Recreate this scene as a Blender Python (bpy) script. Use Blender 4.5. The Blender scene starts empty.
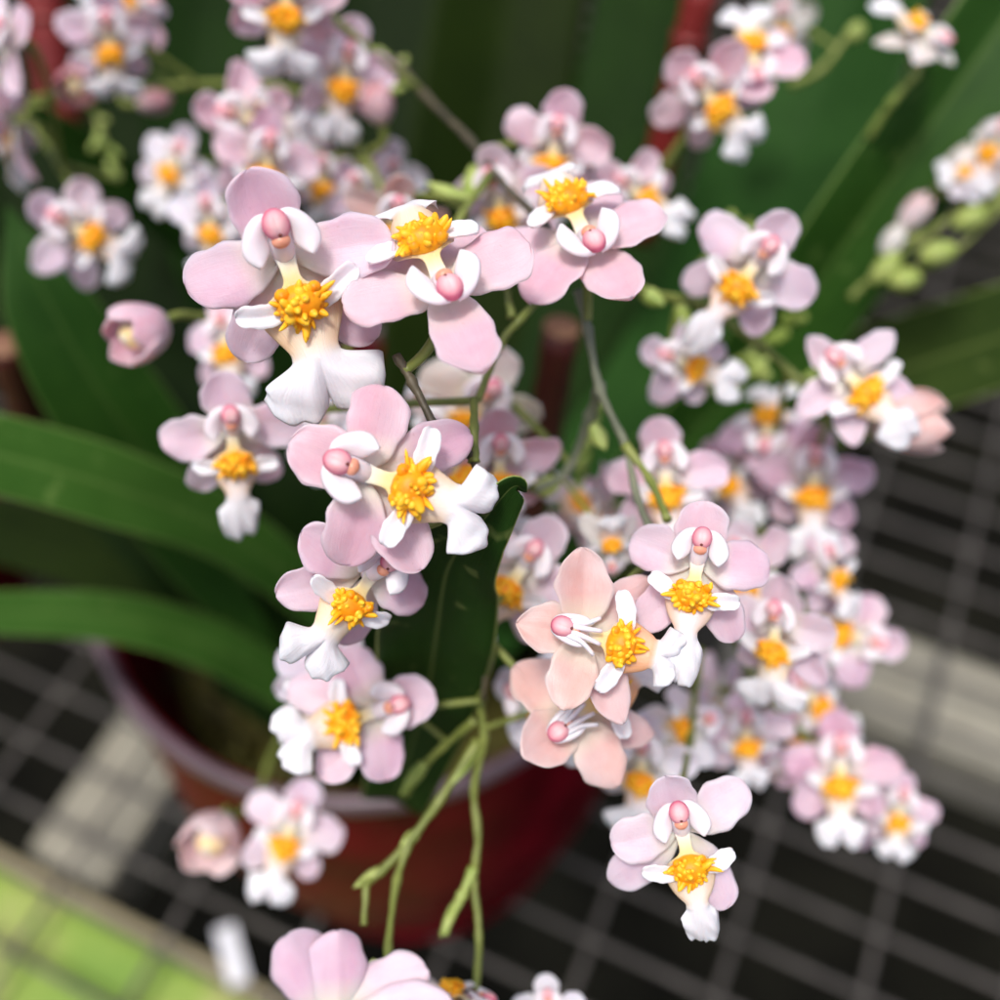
import bpy, bmesh, math, random
import numpy as np
from mathutils import Vector, Matrix

# ------------------------------------------------------------------ scene, camera
scn = bpy.context.scene
COL = scn.collection
H = 0.38                      # camera height above the bench mesh (m)
PITCH = math.radians(56)
FPX = 1072.0                  # focal length in photo pixels (photo is 1000 px)
MM = 0.001

cam_d = bpy.data.cameras.new('camera')
cam = bpy.data.objects.new('camera', cam_d); COL.objects.link(cam)
cam.location = (0, 0, H)
cam.rotation_euler = (math.pi / 2 - PITCH, 0, 0)
cam_d.sensor_width = 36; cam_d.lens = 36 * FPX / 1000
cam_d.clip_start = 0.005; cam_d.clip_end = 100
cam_d.dof.use_dof = True
cam_d.dof.focus_distance = 0.0945
cam_d.dof.aperture_fstop = 12.0
cam_d.dof.aperture_blades = 0
scn.camera = cam
RC = Matrix.Rotation(math.pi / 2 - PITCH, 3, 'X')
CP = Vector((0, 0, H))

def P(px, py, d):
    """world point at photo pixel px,py and depth d in mm"""
    d = d * MM
    return CP + RC @ Vector(((px - 500) / FPX * d, (500 - py) / FPX * d, -d))

def on_plane(px, py, z=0.0):
    r = RC @ Vector(((px - 500) / FPX, (500 - py) / FPX, -1))
    return CP + r * ((z - H) / r.z)

# ------------------------------------------------------------------ render settings, light
scn.render.engine = 'CYCLES'
scn.cycles.use_denoising = True
try: scn.cycles.denoiser = 'OPENIMAGEDENOISE'
except Exception: pass
scn.cycles.max_bounces = 8
scn.cycles.diffuse_bounces = 4
scn.cycles.glossy_bounces = 3
scn.cycles.transmission_bounces = 4
scn.view_settings.view_transform = 'Standard'
scn.view_settings.look = 'None'
scn.view_settings.gamma = 1
scn.view_settings.exposure = 0.55

SUN_EL, SUN_AZ = math.radians(77), math.radians(-40)
w = bpy.data.worlds.new('World'); scn.world = w; w.use_nodes = True
nt = w.node_tree
sky = nt.nodes.new('ShaderNodeTexSky'); sky.sky_type = 'NISHITA'; sky.sun_disc = False
sky.sun_elevation = SUN_EL; sky.sun_rotation = SUN_AZ
sky.air_density = 1.0; sky.dust_density = 6.0; sky.ozone_density = 0.6
bg = nt.nodes['Background']; bg.inputs['Strength'].default_value = 0.1
nt.links.new(sky.outputs[0], bg.inputs['Color'])
sd = bpy.data.lights.new('sun', 'SUN'); sd.energy = 1.5; sd.angle = math.radians(11); sd.color = (1, 0.96, 0.9)
sun = bpy.data.objects.new('sun', sd); COL.objects.link(sun)
sv = Vector((math.sin(SUN_AZ) * math.cos(SUN_EL), -math.cos(SUN_AZ) * math.cos(SUN_EL), math.sin(SUN_EL)))
sun.rotation_euler = sv.to_track_quat('Z', 'Y').to_euler()
sky.sun_rotation = math.atan2(sv.x, sv.y)

# ------------------------------------------------------------------ material helpers
def new_mat(name):
    m = bpy.data.materials.new(name); m.use_nodes = True
    return m, m.node_tree, m.node_tree.nodes['Principled BSDF']

def N(t, kind, **kw):
    n = t.nodes.new(kind)
    for k, v in kw.items(): setattr(n, k, v)
    return n

def ramp(t, stops, fac=None, interp='LINEAR'):
    r = N(t, 'ShaderNodeValToRGB'); cr = r.color_ramp; cr.interpolation = interp
    while len(cr.elements) < len(stops): cr.elements.new(0.5)
    for e, (p, c) in zip(cr.elements, stops):
        e.position = p; e.color = (*c, 1) if len(c) == 3 else c
    if fac is not None: t.links.new(fac, r.inputs[0])
    return r

def mixc(t, fac, a, b, blend='MIX'):
    m = N(t, 'ShaderNodeMix'); m.data_type = 'RGBA'; m.blend_type = blend
    for sock, v in ((m.inputs[0], fac), (m.inputs[6], a), (m.inputs[7], b)):
        if isinstance(v, (int, float)): sock.default_value = v
        elif isinstance(v, tuple): sock.default_value = (*v, 1)
        else: t.links.new(v, sock)
    return m.outputs[2]

def math_n(t, op, a, b=0.0):
    m = N(t, 'ShaderNodeMath', operation=op)
    for s, v in ((m.inputs[0], a), (m.inputs[1], b)):
        if isinstance(v, (int, float)): s.default_value = v
        else: t.links.new(v, s)
    return m.outputs[0]

def noise(t, scale, detail=3, rough=0.55, coord='Object', vec=None):
    n = N(t, 'ShaderNodeTexNoise'); n.inputs['Scale'].default_value = scale
    n.inputs['Detail'].default_value = detail; n.inputs['Roughness'].default_value = rough
    if vec is None:
        tc = N(t, 'ShaderNodeTexCoord'); vec = tc.outputs[coord]
    t.links.new(vec, n.inputs['Vector'])
    return n.outputs[0]

def uv_ts(t):
    """(t along, |s| across, s) of a blade: UV = (t, s*0.5+0.5)"""
    tc = N(t, 'ShaderNodeTexCoord'); sep = N(t, 'ShaderNodeSeparateXYZ')
    t.links.new(tc.outputs['UV'], sep.inputs[0])
    s = math_n(t, 'MULTIPLY_ADD', sep.outputs[1], 2.0); 
    s.node.inputs[2].default_value = -1.0
    return sep.outputs[0], math_n(t, 'ABSOLUTE', s), s, tc.outputs['UV']

def bump(t, b, height, strength, dist):
    n = N(t, 'ShaderNodeBump'); n.inputs['Strength'].default_value = strength; n.inputs['Distance'].default_value = dist
    t.links.new(height, n.inputs['Height']); t.links.new(n.outputs[0], b.inputs['Normal'])

def sss(b, w_, scale, rad=(1, 0.6, 0.5)):
    b.inputs['Subsurface Weight'].default_value = w_
    b.inputs['Subsurface Scale'].default_value = scale
    b.inputs['Subsurface Radius'].default_value = rad

MATS = {}
def m_petal():
    m, t, b = new_mat('tepal')
    tt, sa, s, uv = uv_ts(t)
    oi = N(t, 'ShaderNodeObjectInfo')
    col = oi.outputs['Color']
    # long veins
    mp = N(t, 'ShaderNodeMapping'); mp.inputs['Scale'].default_value = (1.0, 13, 1)
    t.links.new(uv, mp.inputs[0])
    vein = noise(t, 3.0, 3, 0.5, vec=mp.outputs[0])
    blot = noise(t, 350, 3, 0.6)
    pale = mixc(t, 0.30, col, (0.86, 0.80, 0.88))
    deep = mixc(t, 1.0, col, (0.93, 0.80, 0.90), 'MULTIPLY')
    c = mixc(t, ramp(t, [(0.25, (0.2,) * 3), (0.8, (.8,) * 3)], blot).outputs[0], deep, pale)
    c = mixc(t, math_n(t, 'MULTIPLY', ramp(t, [(0.45, (0, 0, 0)), (0.7, (1, 1, 1))], vein).outputs[0], 0.3), c, deep)
    # throat paler and faintly green
    big = noise(t, 130, 2, 0.5)
    c = mixc(t, math_n(t, 'MULTIPLY', ramp(t, [(0.38, (0, 0, 0)), (0.62, (1, 1, 1))], big).outputs[0], 0.32), c, (0.83, 0.74, 0.79))
    spk = noise(t, 2200, 1, 0.5)
    c = mixc(t, math_n(t, 'MULTIPLY', ramp(t, [(0.74, (0, 0, 0)), (0.79, (1, 1, 1))], spk).outputs[0], 0.25), c, (0.45, 0.22, 0.25))
    th = ramp(t, [(0.12, (1, 1, 1)), (0.46, (0, 0, 0))], tt)
    c = mixc(t, math_n(t, 'MULTIPLY', th.outputs[0], 0.75), c, (0.74, 0.71, 0.57))
    # paler rim
    rim = ramp(t, [(0.72, (0, 0, 0)), (1.0, (1, 1, 1))], sa)
    c = mixc(t, math_n(t, 'MULTIPLY', rim.outputs[0], 0.3), c, pale)
    t.links.new(c, b.inputs['Base Color'])
    b.inputs['Roughness'].default_value = 0.42
    b.inputs['Specular IOR Level'].default_value = 0.4
    sss(b, 0.6, 0.0016)
    cell = noise(t, 3200, 2, 0.6)
    bump(t, b, math_n(t, 'ADD', math_n(t, 'MULTIPLY', vein, 0.6), math_n(t, 'MULTIPLY', cell, 0.5)), 0.28, 0.00025)
    return m
def m_lip():
    m, t, b = new_mat('lip')
    tt, sa, s, uv = uv_ts(t)
    base = ramp(t, [(0.0, (0.84, 0.80, 0.78)), (0.05, (0.85, 0.78, 0.60)), (0.13, (0.87, 0.66, 0.22)), (0.20, (0.87, 0.62, 0.16)), (0.32, (0.84, 0.68, 0.56)),
                    (0.50, (0.83, 0.75, 0.70)), (0.64, (0.82, 0.80, 0.84)), (1.0, (0.82, 0.81, 0.86))], tt)
    rangem = ramp(t, [(0.27, (0, 0, 0)), (0.36, (1, 1, 1)), (0.50, (1, 1, 1)), (0.62, (0, 0, 0))], tt)
    edge = ramp(t, [(0.35, (0, 0, 0)), (0.95, (1, 1, 1))], sa)
    f = math_n(t, 'MULTIPLY', rangem.outputs[0], edge.outputs[0])
    c = mixc(t, math_n(t, 'MULTIPLY', f, 0.7), base.outputs[0], (0.82, 0.47, 0.16))
    oi = N(t, 'ShaderNodeObjectInfo')
    c = mixc(t, rangem.outputs[0], c, mixc(t, 1.0, c, oi.outputs['Color'], 'MULTIPLY'))
    n1 = noise(t, 300, 3)
    c = mixc(t, math_n(t, 'MULTIPLY', n1, 0.4), c, (0.80, 0.68, 0.76))
    mp = N(t, 'ShaderNodeMapping'); mp.inputs['Scale'].default_value = (1.4, 16, 1); t.links.new(uv, mp.inputs[0])
    lv = noise(t, 3.0, 3, 0.5, vec=mp.outputs[0])
    c = mixc(t, math_n(t, 'MULTIPLY', ramp(t, [(0.5, (0, 0, 0)), (0.7, (1, 1, 1))], lv).outputs[0], 0.3), c, (0.74, 0.66, 0.74))
    t.links.new(c, b.inputs['Base Color'])
    b.inputs['Roughness'].default_value = 0.5
    sss(b, 0.45, 0.0010)
    bump(t, b, math_n(t, 'ADD', lv, math_n(t, 'MULTIPLY', noise(t, 2600, 3), .5)), 0.3, 0.0003)
    return m
def m_callus():
    m, t, b = new_mat('callus')
    n1 = noise(t, 900, 3)
    tt, sa, s_, uv = uv_ts(t)
    f = math_n(t, 'ADD', math_n(t, 'MULTIPLY', tt, 0.75), math_n(t, 'MULTIPLY', n1, 0.45))
    c = ramp(t, [(0.24, (0.90, 0.25, 0.004)), (0.54, (0.97, 0.40, 0.006)), (0.92, (0.98, 0.60, 0.04))], f).outputs[0]
    fl = noise(t, 1500, 1, 0.4)
    c = mixc(t, math_n(t, 'MULTIPLY', ramp(t, [(0.69, (0, 0, 0)), (0.74, (1, 1, 1))], fl).outputs[0], 0.55), c, (0.55, 0.10, 0.01))
    t.links.new(c, b.inputs['Base Color'])
    b.inputs['Roughness'].default_value = 0.45
    b.inputs['Specular IOR Level'].default_value = 0.3
    bump(t, b, n1, 0.15, 0.0004)
    return m
def m_simple(name, c1, c2, scale, rough=0.5, ss=0.0, sscale=0.001, bmp=0.0, spec=0.5, bscale=None):
    m, t, b = new_mat(name)
    c = ramp(t, [(0.35, c1), (0.68, c2)], noise(t, scale, 4, 0.6))
    t.links.new(c.outputs[0], b.inputs['Base Color'])
    b.inputs['Roughness'].default_value = rough
    b.inputs['Specular IOR Level'].default_value = spec
    if ss: sss(b, ss, sscale)
    if bmp: bump(t, b, noise(t, bscale or scale * 3, 4), bmp, 0.001)
    return m
def m_leaf(name, dark, light, edge):
    m, t, b = new_mat(name)
    tt, sa, s, uv = uv_ts(t)
    mp = N(t, 'ShaderNodeMapping'); mp.inputs['Scale'].default_value = (1.2, 40, 1)
    t.links.new(uv, mp.inputs[0])
    str_ = noise(t, 2.5, 4, 0.6, vec=mp.outputs[0])
    bl = noise(t, 45, 4, 0.6)
    f = math_n(t, 'ADD', math_n(t, 'MULTIPLY', str_, 0.5), math_n(t, 'MULTIPLY', bl, 0.5))
    c = ramp(t, [(0.36, dark), (0.64, light)], f).outputs[0]
    mid = ramp(t, [(0.0, (1, 1, 1)), (0.06, (0, 0, 0))], sa)
    c = mixc(t, math_n(t, 'MULTIPLY', mid.outputs[0], 0.3), c, edge)
    ed = ramp(t, [(0.955, (0, 0, 0)), (0.985, (1, 1, 1))], sa)
    c = mixc(t, math_n(t, 'MULTIPLY', ed.outputs[0], 0.8), c, edge)
    sp = noise(t, 260, 2, 0.5)
    c = mixc(t, math_n(t, 'MULTIPLY', ramp(t, [(0.66, (0, 0, 0)), (0.72, (1, 1, 1))], sp).outputs[0], 0.25), c, edge)
    t.links.new(c, b.inputs['Base Color'])
    b.inputs['Roughness'].default_value = 0.5
    b.inputs['Specular IOR Level'].default_value = 0.06
    bump(t, b, str_, 0.4, 0.0006)
    return m
MATS['petal'] = m_petal(); MATS['lip'] = m_lip(); MATS['callus'] = m_callus()
MATS['column'] = m_simple('column_white', (0.80, 0.70, 0.77), (0.83, 0.81, 0.85), 260, 0.45, 0.4, 0.0008)
MATS['anther'] = m_simple('anther_pink', (0.72, 0.21, 0.29), (0.80, 0.38, 0.43), 420, 0.35, 0.3, 0.0006)
def m_anther():
    m, t, b = new_mat('anther_pink'); tt, sa, s_, uv = uv_ts(t)
    f = math_n(t, 'ADD', tt, math_n(t, 'MULTIPLY', noise(t, 500, 3), 0.25))
    c = ramp(t, [(0.15, (0.84, 0.56, 0.58)), (0.38, (0.80, 0.36, 0.42)), (0.55, (0.62, 0.13, 0.23))], f)
    t.links.new(c.outputs[0], b.inputs['Base Color']); b.inputs['Roughness'].default_value = 0.5; sss(b, .35, .0008)
    bump(t, b, noise(t, 1500, 2), .2, .0003); return m
MATS['anther'] = m_anther()
MATS['stigma'] = m_simple('stigma_peach', (0.72, 0.27, 0.17), (0.80, 0.38, 0.26), 900, 0.35, 0.2, 0.0005)
MATS['dot'] = m_simple('beak_dark', (0.10, 0.02, 0.02), (0.2, 0.04, 0.03), 900, 0.5)
MATS['stem_green'] = m_simple('stem_green', (0.13, 0.17, 0.03), (0.26, 0.30, 0.07), 160, 0.45, 0, 0, 0.2)
MATS['stem_dark'] = m_simple('stem_dark', (0.05, 0.045, 0.03), (0.12, 0.10, 0.06), 160, 0.5, 0, 0, 0.2)
MATS['stem_grey'] = m_simple('stem_grey', (0.11, 0.13, 0.09), (0.22, 0.24, 0.16), 160, 0.5, 0, 0, 0.2)
MATS['bud_green'] = m_simple('bud_green', (0.24, 0.34, 0.06), (0.44, 0.52, 0.16), 200, 0.45, 0.2, 0.001)
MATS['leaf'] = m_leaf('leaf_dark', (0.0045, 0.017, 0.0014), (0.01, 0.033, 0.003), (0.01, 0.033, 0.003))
MATS['leaf_lit'] = m_leaf('leaf_lit_tone', (0.022, 0.075, 0.008), (0.050, 0.125, 0.020), (0.22, 0.32, 0.09))  # lighter leaf copy, its light put into the colour
MATS['leaf_deep'] = m_leaf('leaf_deep', (0.003, 0.01, 0.001), (0.007, 0.019, 0.002), (0.007, 0.019, 0.002))  # background shade among the leaves put into a darker green
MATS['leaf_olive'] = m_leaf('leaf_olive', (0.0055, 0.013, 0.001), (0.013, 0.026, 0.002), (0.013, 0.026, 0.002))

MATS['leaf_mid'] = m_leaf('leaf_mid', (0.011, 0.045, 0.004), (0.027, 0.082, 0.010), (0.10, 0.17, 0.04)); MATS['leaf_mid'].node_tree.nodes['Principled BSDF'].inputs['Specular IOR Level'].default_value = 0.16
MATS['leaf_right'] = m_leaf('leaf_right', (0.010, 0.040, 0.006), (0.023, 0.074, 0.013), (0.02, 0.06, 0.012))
MATS['leaf_edge'] = m_leaf('leaf_edge', (0.014, 0.054, 0.004), (0.032, 0.098, 0.011), (0.20, 0.30, 0.08)); MATS['leaf_edge'].node_tree.nodes['Principled BSDF'].inputs['Specular IOR Level'].default_value = 0.2  # light edge colour paints the highlight on the leaf margin
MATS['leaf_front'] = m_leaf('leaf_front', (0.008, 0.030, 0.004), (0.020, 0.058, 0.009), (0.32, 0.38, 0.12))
MATS['leaf_olive_lit'] = m_leaf('leaf_olive_lit', (0.015, 0.034, 0.004), (0.034, 0.060, 0.009), (0.20, 0.26, 0.07))  # lit copy of the olive leaf, brightness painted in

# ------------------------------------------------------------------ mesh helpers (numpy lists in metres)
class MB:
    def __init__(self): self.v = []; self.f = []; self.uv = []; self.mi = []
    def grid(self, pts, uvs, mi=0, wrap=False):
        """pts: (nu, nv, 3) array; uvs (nu, nv, 2)"""
        nu, nv = pts.shape[:2]; o = len(self.v)
        self.v += [tuple(p) for p in pts.reshape(-1, 3)]
        flat = uvs.reshape(-1, 2)
        for i in range(nu - 1):
            for j in range(nv if wrap else nv - 1):
                j2 = (j + 1) % nv
                q = (i * nv + j, i * nv + j2, (i + 1) * nv + j2, (i + 1) * nv + j)
                self.f.append(tuple(o + k for k in q)); self.mi.append(mi)
                self.uv.append([tuple(flat[k]) for k in q])
    def face(self, idx, mi=0):
        self.f.append(tuple(idx)); self.mi.append(mi); self.uv.append([(0.5, 0.5)] * len(idx))
    def blade(self, pts, uvs, thick, mi=0, rim=0.25):
        """closed thin solid round a blade surface; thick in metres, thinner at its rim"""
        nu, nv = pts.shape[:2]
        du = np.gradient(pts, axis=0); dv = np.gradient(pts, axis=1)
        n = np.cross(du, dv); ln = np.linalg.norm(n, axis=2, keepdims=True)
        good = ln[..., 0] > 1e-14
        n = np.where(ln > 1e-14, n / np.maximum(ln, 1e-14), 0)
        for i in (0, nu - 1):
            k = 1 if i == 0 else nu - 2
            bad = ~good[i]; n[i][bad] = n[k].mean(axis=0) / max(1e-9, np.linalg.norm(n[k].mean(axis=0)))
        s = np.linspace(-1, 1, nv)[None, :]; tt = np.linspace(0, 1, nu)[:, None]
        rim = rim * .25
        fall = rim + (1 - rim) * np.sqrt(np.clip(1 - np.abs(s) ** 4, 0, 1)) * np.sqrt(np.clip(1 - tt ** 8, 0, 1))
        off = n * (fall * thick * 0.5)[..., None]
        a = pts + off; b = pts - off
        o = len(self.v)
        self.v += [tuple(p) for p in a.reshape(-1, 3)] + [tuple(p) for p in b.reshape(-1, 3)]
        M = nu * nv; flat = uvs.reshape(-1, 2)
        def add(q):
            self.f.append(tuple(o + k for k in q)); self.mi.append(mi)
            self.uv.append([tuple(flat[k % M]) for k in q])
        for i in range(nu - 1):
            for j in range(nv - 1):
                k = (i * nv + j, i * nv + j + 1, (i + 1) * nv + j + 1, (i + 1) * nv + j)
                add(k); add(tuple(x + M for x in reversed(k)))
        for i in range(nu - 1):
            for j in (0, nv - 1):
                k = (i * nv + j, (i + 1) * nv + j, (i + 1) * nv + j + M, i * nv + j + M)
                add(k if j else tuple(reversed(k)))
        for j in range(nv - 1):
            for i in (0, nu - 1):
                k = (i * nv + j, i * nv + j + 1, i * nv + j + 1 + M, i * nv + j + M)
                add(k if i == 0 else tuple(reversed(k)))
    def ball(self, c, r, ax=None, mi=0, nu=7, nv=10):
        """ellipsoid; r = 3 radii; ax = 3x3 axes"""
        A = np.eye(3) if ax is None else np.array(ax)
        th = np.linspace(0.001, math.pi - 0.001, nu)[:, None]; ph = np.linspace(0, 2 * math.pi, nv, endpoint=False)[None, :]
        l = np.stack([np.sin(th) * np.cos(ph) * r[0], np.sin(th) * np.sin(ph) * r[1], np.cos(th) * np.ones_like(ph) * r[2]], -1)
        p = l @ A.T + np.array(c)
        u = np.stack([np.linspace(0, 1, nu)[:, None] * np.ones_like(ph), ph / 6.283 * np.ones_like(th)], -1)
        self.grid(p, u, mi, wrap=True)
    def tube(self, pts, radii, mi=0, n=8, caps=True):
        pts = [np.array(p, float) for p in pts]
        up = np.array((0.31, 0.72, 0.62)); rings = []
        for i, p in enumerate(pts):
            tg = pts[min(i + 1, len(pts) - 1)] - pts[max(i - 1, 0)]; tg = tg / max(1e-12, np.linalg.norm(tg))
            a = np.cross(tg, up); a = a / max(1e-9, np.linalg.norm(a)); b_ = np.cross(tg, a)
            r = radii[i] if hasattr(radii, '__len__') else radii
            an = np.linspace(0, 2 * math.pi, n, endpoint=False)
            rings.append(p + r * (np.cos(an)[:, None] * a + np.sin(an)[:, None] * b_))
        g = np.array(rings); o = len(self.v)
        u = np.zeros(g.shape[:2] + (2,)); u[..., 0] = np.linspace(0, 1, len(pts))[:, None]
        self.grid(g, u, mi, wrap=True)
        if caps:
            self.face([o + n - 1 - k for k in range(n)], mi); m_ = o + (len(pts) - 1) * n
            self.face([m_ + k for k in range(n)], mi)
    def box(self, c, size, ax=None, mi=0, bevel=0.0):
        A = np.eye(3) if ax is None else np.array(ax); o = len(self.v)
        for x in (-1, 1):
            for y in (-1, 1):
                for z in (-1, 1):
                    self.v.append(tuple(np.array(c) + A @ (np.array((x, y, z)) * np.array(size) / 2)))
        for q in ((0, 1, 3, 2), (4, 6, 7, 5), (0, 4, 5, 1), (2, 3, 7, 6), (0, 2, 6, 4), (1, 5, 7, 3)):
            self.face([o + k for k in q], mi)
    def mesh(self, name, mats):
        me = bpy.data.meshes.new(name)
        me.from_pydata(self.v, [], self.f)
        for m in (mats if isinstance(mats, (list, tuple)) else [mats]): me.materials.append(m)
        me.polygons.foreach_set('material_index', self.mi)
        me.polygons.foreach_set('use_smooth', [True] * len(self.f))
        ul = me.uv_layers.new(name='UVMap')
        ul.data.foreach_set('uv', [x for q in self.uv for c in q for x in c])
        me.validate()
        bm_ = bmesh.new(); bm_.from_mesh(me); bmesh.ops.recalc_face_normals(bm_, faces=bm_.faces[:]); bm_.to_mesh(me); bm_.free()
        me.update()
        return me
    def build(self, name, mats, parent=None, color=None, flat=False):
        me = self.mesh(name, mats)
        if flat: me.polygons.foreach_set('use_smooth', [False] * len(me.polygons))
        return link(name, me, parent, color)

def link(name, me, parent=None, color=None):
    o = bpy.data.objects.new(name, me); COL.objects.link(o)
    if parent is not None: o.parent = parent
    if color: o.color = (*color, 1)
    return o
def empty(name, loc=(0, 0, 0), rot=None):
    o = bpy.data.objects.new(name, None); COL.objects.link(o); o.empty_display_size = 0.002
    o.location = loc
    if rot is not None: o.rotation_euler = rot
    return o
def tag(o, label=None, cat=None, group=None, kind=None):
    for k, v in (('label', label), ('category', cat), ('group', group), ('kind', kind)):
        if v: o[k] = v
    return o
def catmull(pts, n):
    pts = [np.array(p, float) for p in pts]
    q = [2 * pts[0] - pts[1]] + pts + [2 * pts[-1] - pts[-2]]
    out = []
    for i in range(len(pts) - 1):
        for k in range(n):
            t = k / n; a, b, c, d = q[i:i + 4]
            out.append(0.5 * (2 * b + (c - a) * t + (2 * a - 5 * b + 4 * c - d) * t * t + (3 * b - a - 3 * c + d) * t ** 3))
    out.append(pts[-1]); return out
def sm(a, b, x):
    x = np.clip((x - a) / (b - a), 0, 1); return x * x * (3 - 2 * x)

# ------------------------------------------------------------------ flower parts (mm in the flower's frame: x right, y up, z out of the face)
def tepal(rng, L, W, ang, base, a=0.72, b=0.45, cup=0.25, b1=0.0, b2=0.0, ruf=0.03, twist=0.0, nu=22, nv=19):
    u = np.linspace(0, 1, nu); t = (1 - np.cos(math.pi * u)) / 2
    t = 0.5 * t + 0.5 * (1 - (1 - u) ** 2)
    t = np.clip(t, 0.004, 1)
    prof = t ** a * np.clip(1 - t, 0.0, 1) ** b; prof /= prof.max()
    s = np.linspace(-1, 1, nv)
    T, S = np.meshgrid(t, s, indexing='ij')
    wd = (W / 2 * prof)[:, None]
    ph = [rng.uniform(0, 6.28) for _ in range(4)]
    edge = np.abs(S) ** 3
    wob = 1 + ruf * 1.2 * np.sin(T * 9 + ph[0] + (S > 0) * 2.1) * edge + ruf * .8 * np.sin(T * 21 + ph[3] + (S > 0) * 1.3) * edge
    x = S * wd * wob
    y = L * T
    z = L * (b1 * T + b2 * T * T) + cup * (S ** 2) * wd * (0.6 + 0.4 * T) + ruf * W * np.sin(T * 8 + S * 2.5 + ph[1]) * edge * T
    z = z + W * .035 * np.sin(T * 5 + ph[2]) * np.sin(S * 3.2 + ph[0]) + ruf * W * .35 * np.sin(T * 17 + S * 2 + ph[3]) * edge * T
    z = z - 0.22 * cup * W * np.exp(-(S / 0.16) ** 2) * T * (1 - T) * 1.2      # faint mid rib
    tw = twist * T
    x, z = x * np.cos(tw) - z * np.sin(tw) * 0.0 + 0, z + x * np.sin(tw)
    ca, sa_ = math.cos(ang), math.sin(ang)       # ang clockwise from up
    X = x * ca + y * sa_ + base[0]; Y = -x * sa_ + y * ca + base[1]; Z = z + base[2]
    pts = np.stack([X, Y, Z], -1) * MM
    uv = np.stack([T, S * 0.5 + 0.5], -1)
    return pts, uv

def lip_mesh(rng, wmid=1.0, fwd=0.0, sideang=18, length=1.0, cup=0.0, fold=1.0, body=.8):
    mb = MB()
    tab = np.array([(0.4, .95, 1.3), (-0.8, .75, 1.7), (-2.0, .85, 2.0), (-2.8, 2.0, 2.0), (-3.9, 3.4 * body, 1.9), (-5.0, 3.5 * body, 2.0), (-6.4, 2.8 * body, 2.3), (-7.6, 2.1 * min(1, .35 + .65 * wmid), 2.6), (-8.3, 2.1 * min(1, .35 + .65 * wmid), 2.7)])
    n1, n2, nv = 30, 20, 33
    c = np.array(catmull(tab, 8)); kk = np.linspace(0, 1, len(c)); t1 = np.linspace(0, 1, n1)
    s = np.linspace(-1, 1, nv); A = np.abs(s)
    ph = [rng.uniform(0, 6.28) for _ in range(6)]
    # upper part: neck and body
    y0 = np.interp(t1, kk, c[:, 0]); hw = np.interp(t1, kk, c[:, 1]); z0 = np.interp(t1, kk, c[:, 2])
    x1 = hw[:, None] * s[None]; y1 = y0[:, None] + 0 * x1
    z1 = z0[:, None] - fold * (s[None] ** 2) * hw[:, None] * 0.45 * sm(-2.2, -4, y0)[:, None]
    # apron: two rounded lobes
    tau = np.linspace(0, 1, n2 + 1)[1:, None]
    nf = rng.uniform(.30, .55) if wmid > .62 else rng.uniform(.85, 1.0)
    f = np.where(A > .5, np.sqrt(np.clip(1 - ((A - .5) / .5) ** 2, 0, 1)), nf + (1 - nf) * np.sqrt(np.clip(1 - ((.5 - A) / .5) ** 2, 0, 1)))
    ye = -10.3 - 3.6 * f * (1 + .07 * np.where(s > 0, 1, -1) * math.sin(ph[5])) + 0.2 * np.sin(s * 8 + ph[1]) + .17 * (1 if wmid > .62 else .3) * np.sin(s * 17 + ph[3])
    x2 = s[None] * (2.1 * min(1, .35 + .65 * wmid) + (4.9 * wmid - 2.1 * min(1, .35 + .65 * wmid)) * sm(0.0, .62, tau)) * (1 + 0.05 * np.sin(tau * 7 + ph[0] + (s[None] > 0) * 2) * A[None] ** 2)
    y2 = -8.3 + (ye[None] + 8.3) * tau
    z2 = 2.7 - 1.5 * tau ** 2 - fold * (1 - tau) ** 2 * s[None] ** 2 * .95 + tau * (0.6 * np.sin(s[None] * 5 + ph[2]) * A[None] ** 2 + .28 * np.sin(y2 * 2.0 + s[None] * 6 + ph[4]) * A[None]
         - (0.8 if wmid > .62 else .1) * np.exp(-(s[None] / 0.16) ** 2) + cup * s[None] ** 2 * 2)
    x = np.vstack([x1, x2]); y = np.vstack([y1, y2]); z = np.vstack([z1, z2])
    y = np.where(y < -7, -7 + (y + 7) * length, y)
    z = z + fwd * np.clip(-7 - y, 0, 9)
    tt = np.concatenate([t1 * .60, .60 + .40 * tau[:, 0]])
    pts = np.stack([x, y, z], -1) * MM
    uv = np.stack([tt[:, None] * np.ones((1, nv)), np.ones((len(tt), 1)) * s[None] * .5 + .5], -1)
    mb.blade(pts, uv, 0.35 * MM, rim=0.4)
    for sg in (-1, 1):                                              # side lobes
        a = math.radians(90 - sideang + rng.uniform(-16, 14))
        p, u = tepal(rng, 4.3 + rng.uniform(-.6, .5), 2.0, sg * a, (sg * 1.3, -4.3, 1.75), a=0.30, b=0.26, cup=0.6, b1=0.16, b2=rng.uniform(-.35, .1), ruf=0.06, twist=rng.uniform(-.25, .25), nu=16, nv=11)
        uu = u.copy(); uu[..., 0] = np.clip(0.48 + 0.9 * u[..., 0], 0, .95); uu[..., 1] = .5
        mb.blade(p, uu, 0.4 * MM, rim=0.5)
    return mb

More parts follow.
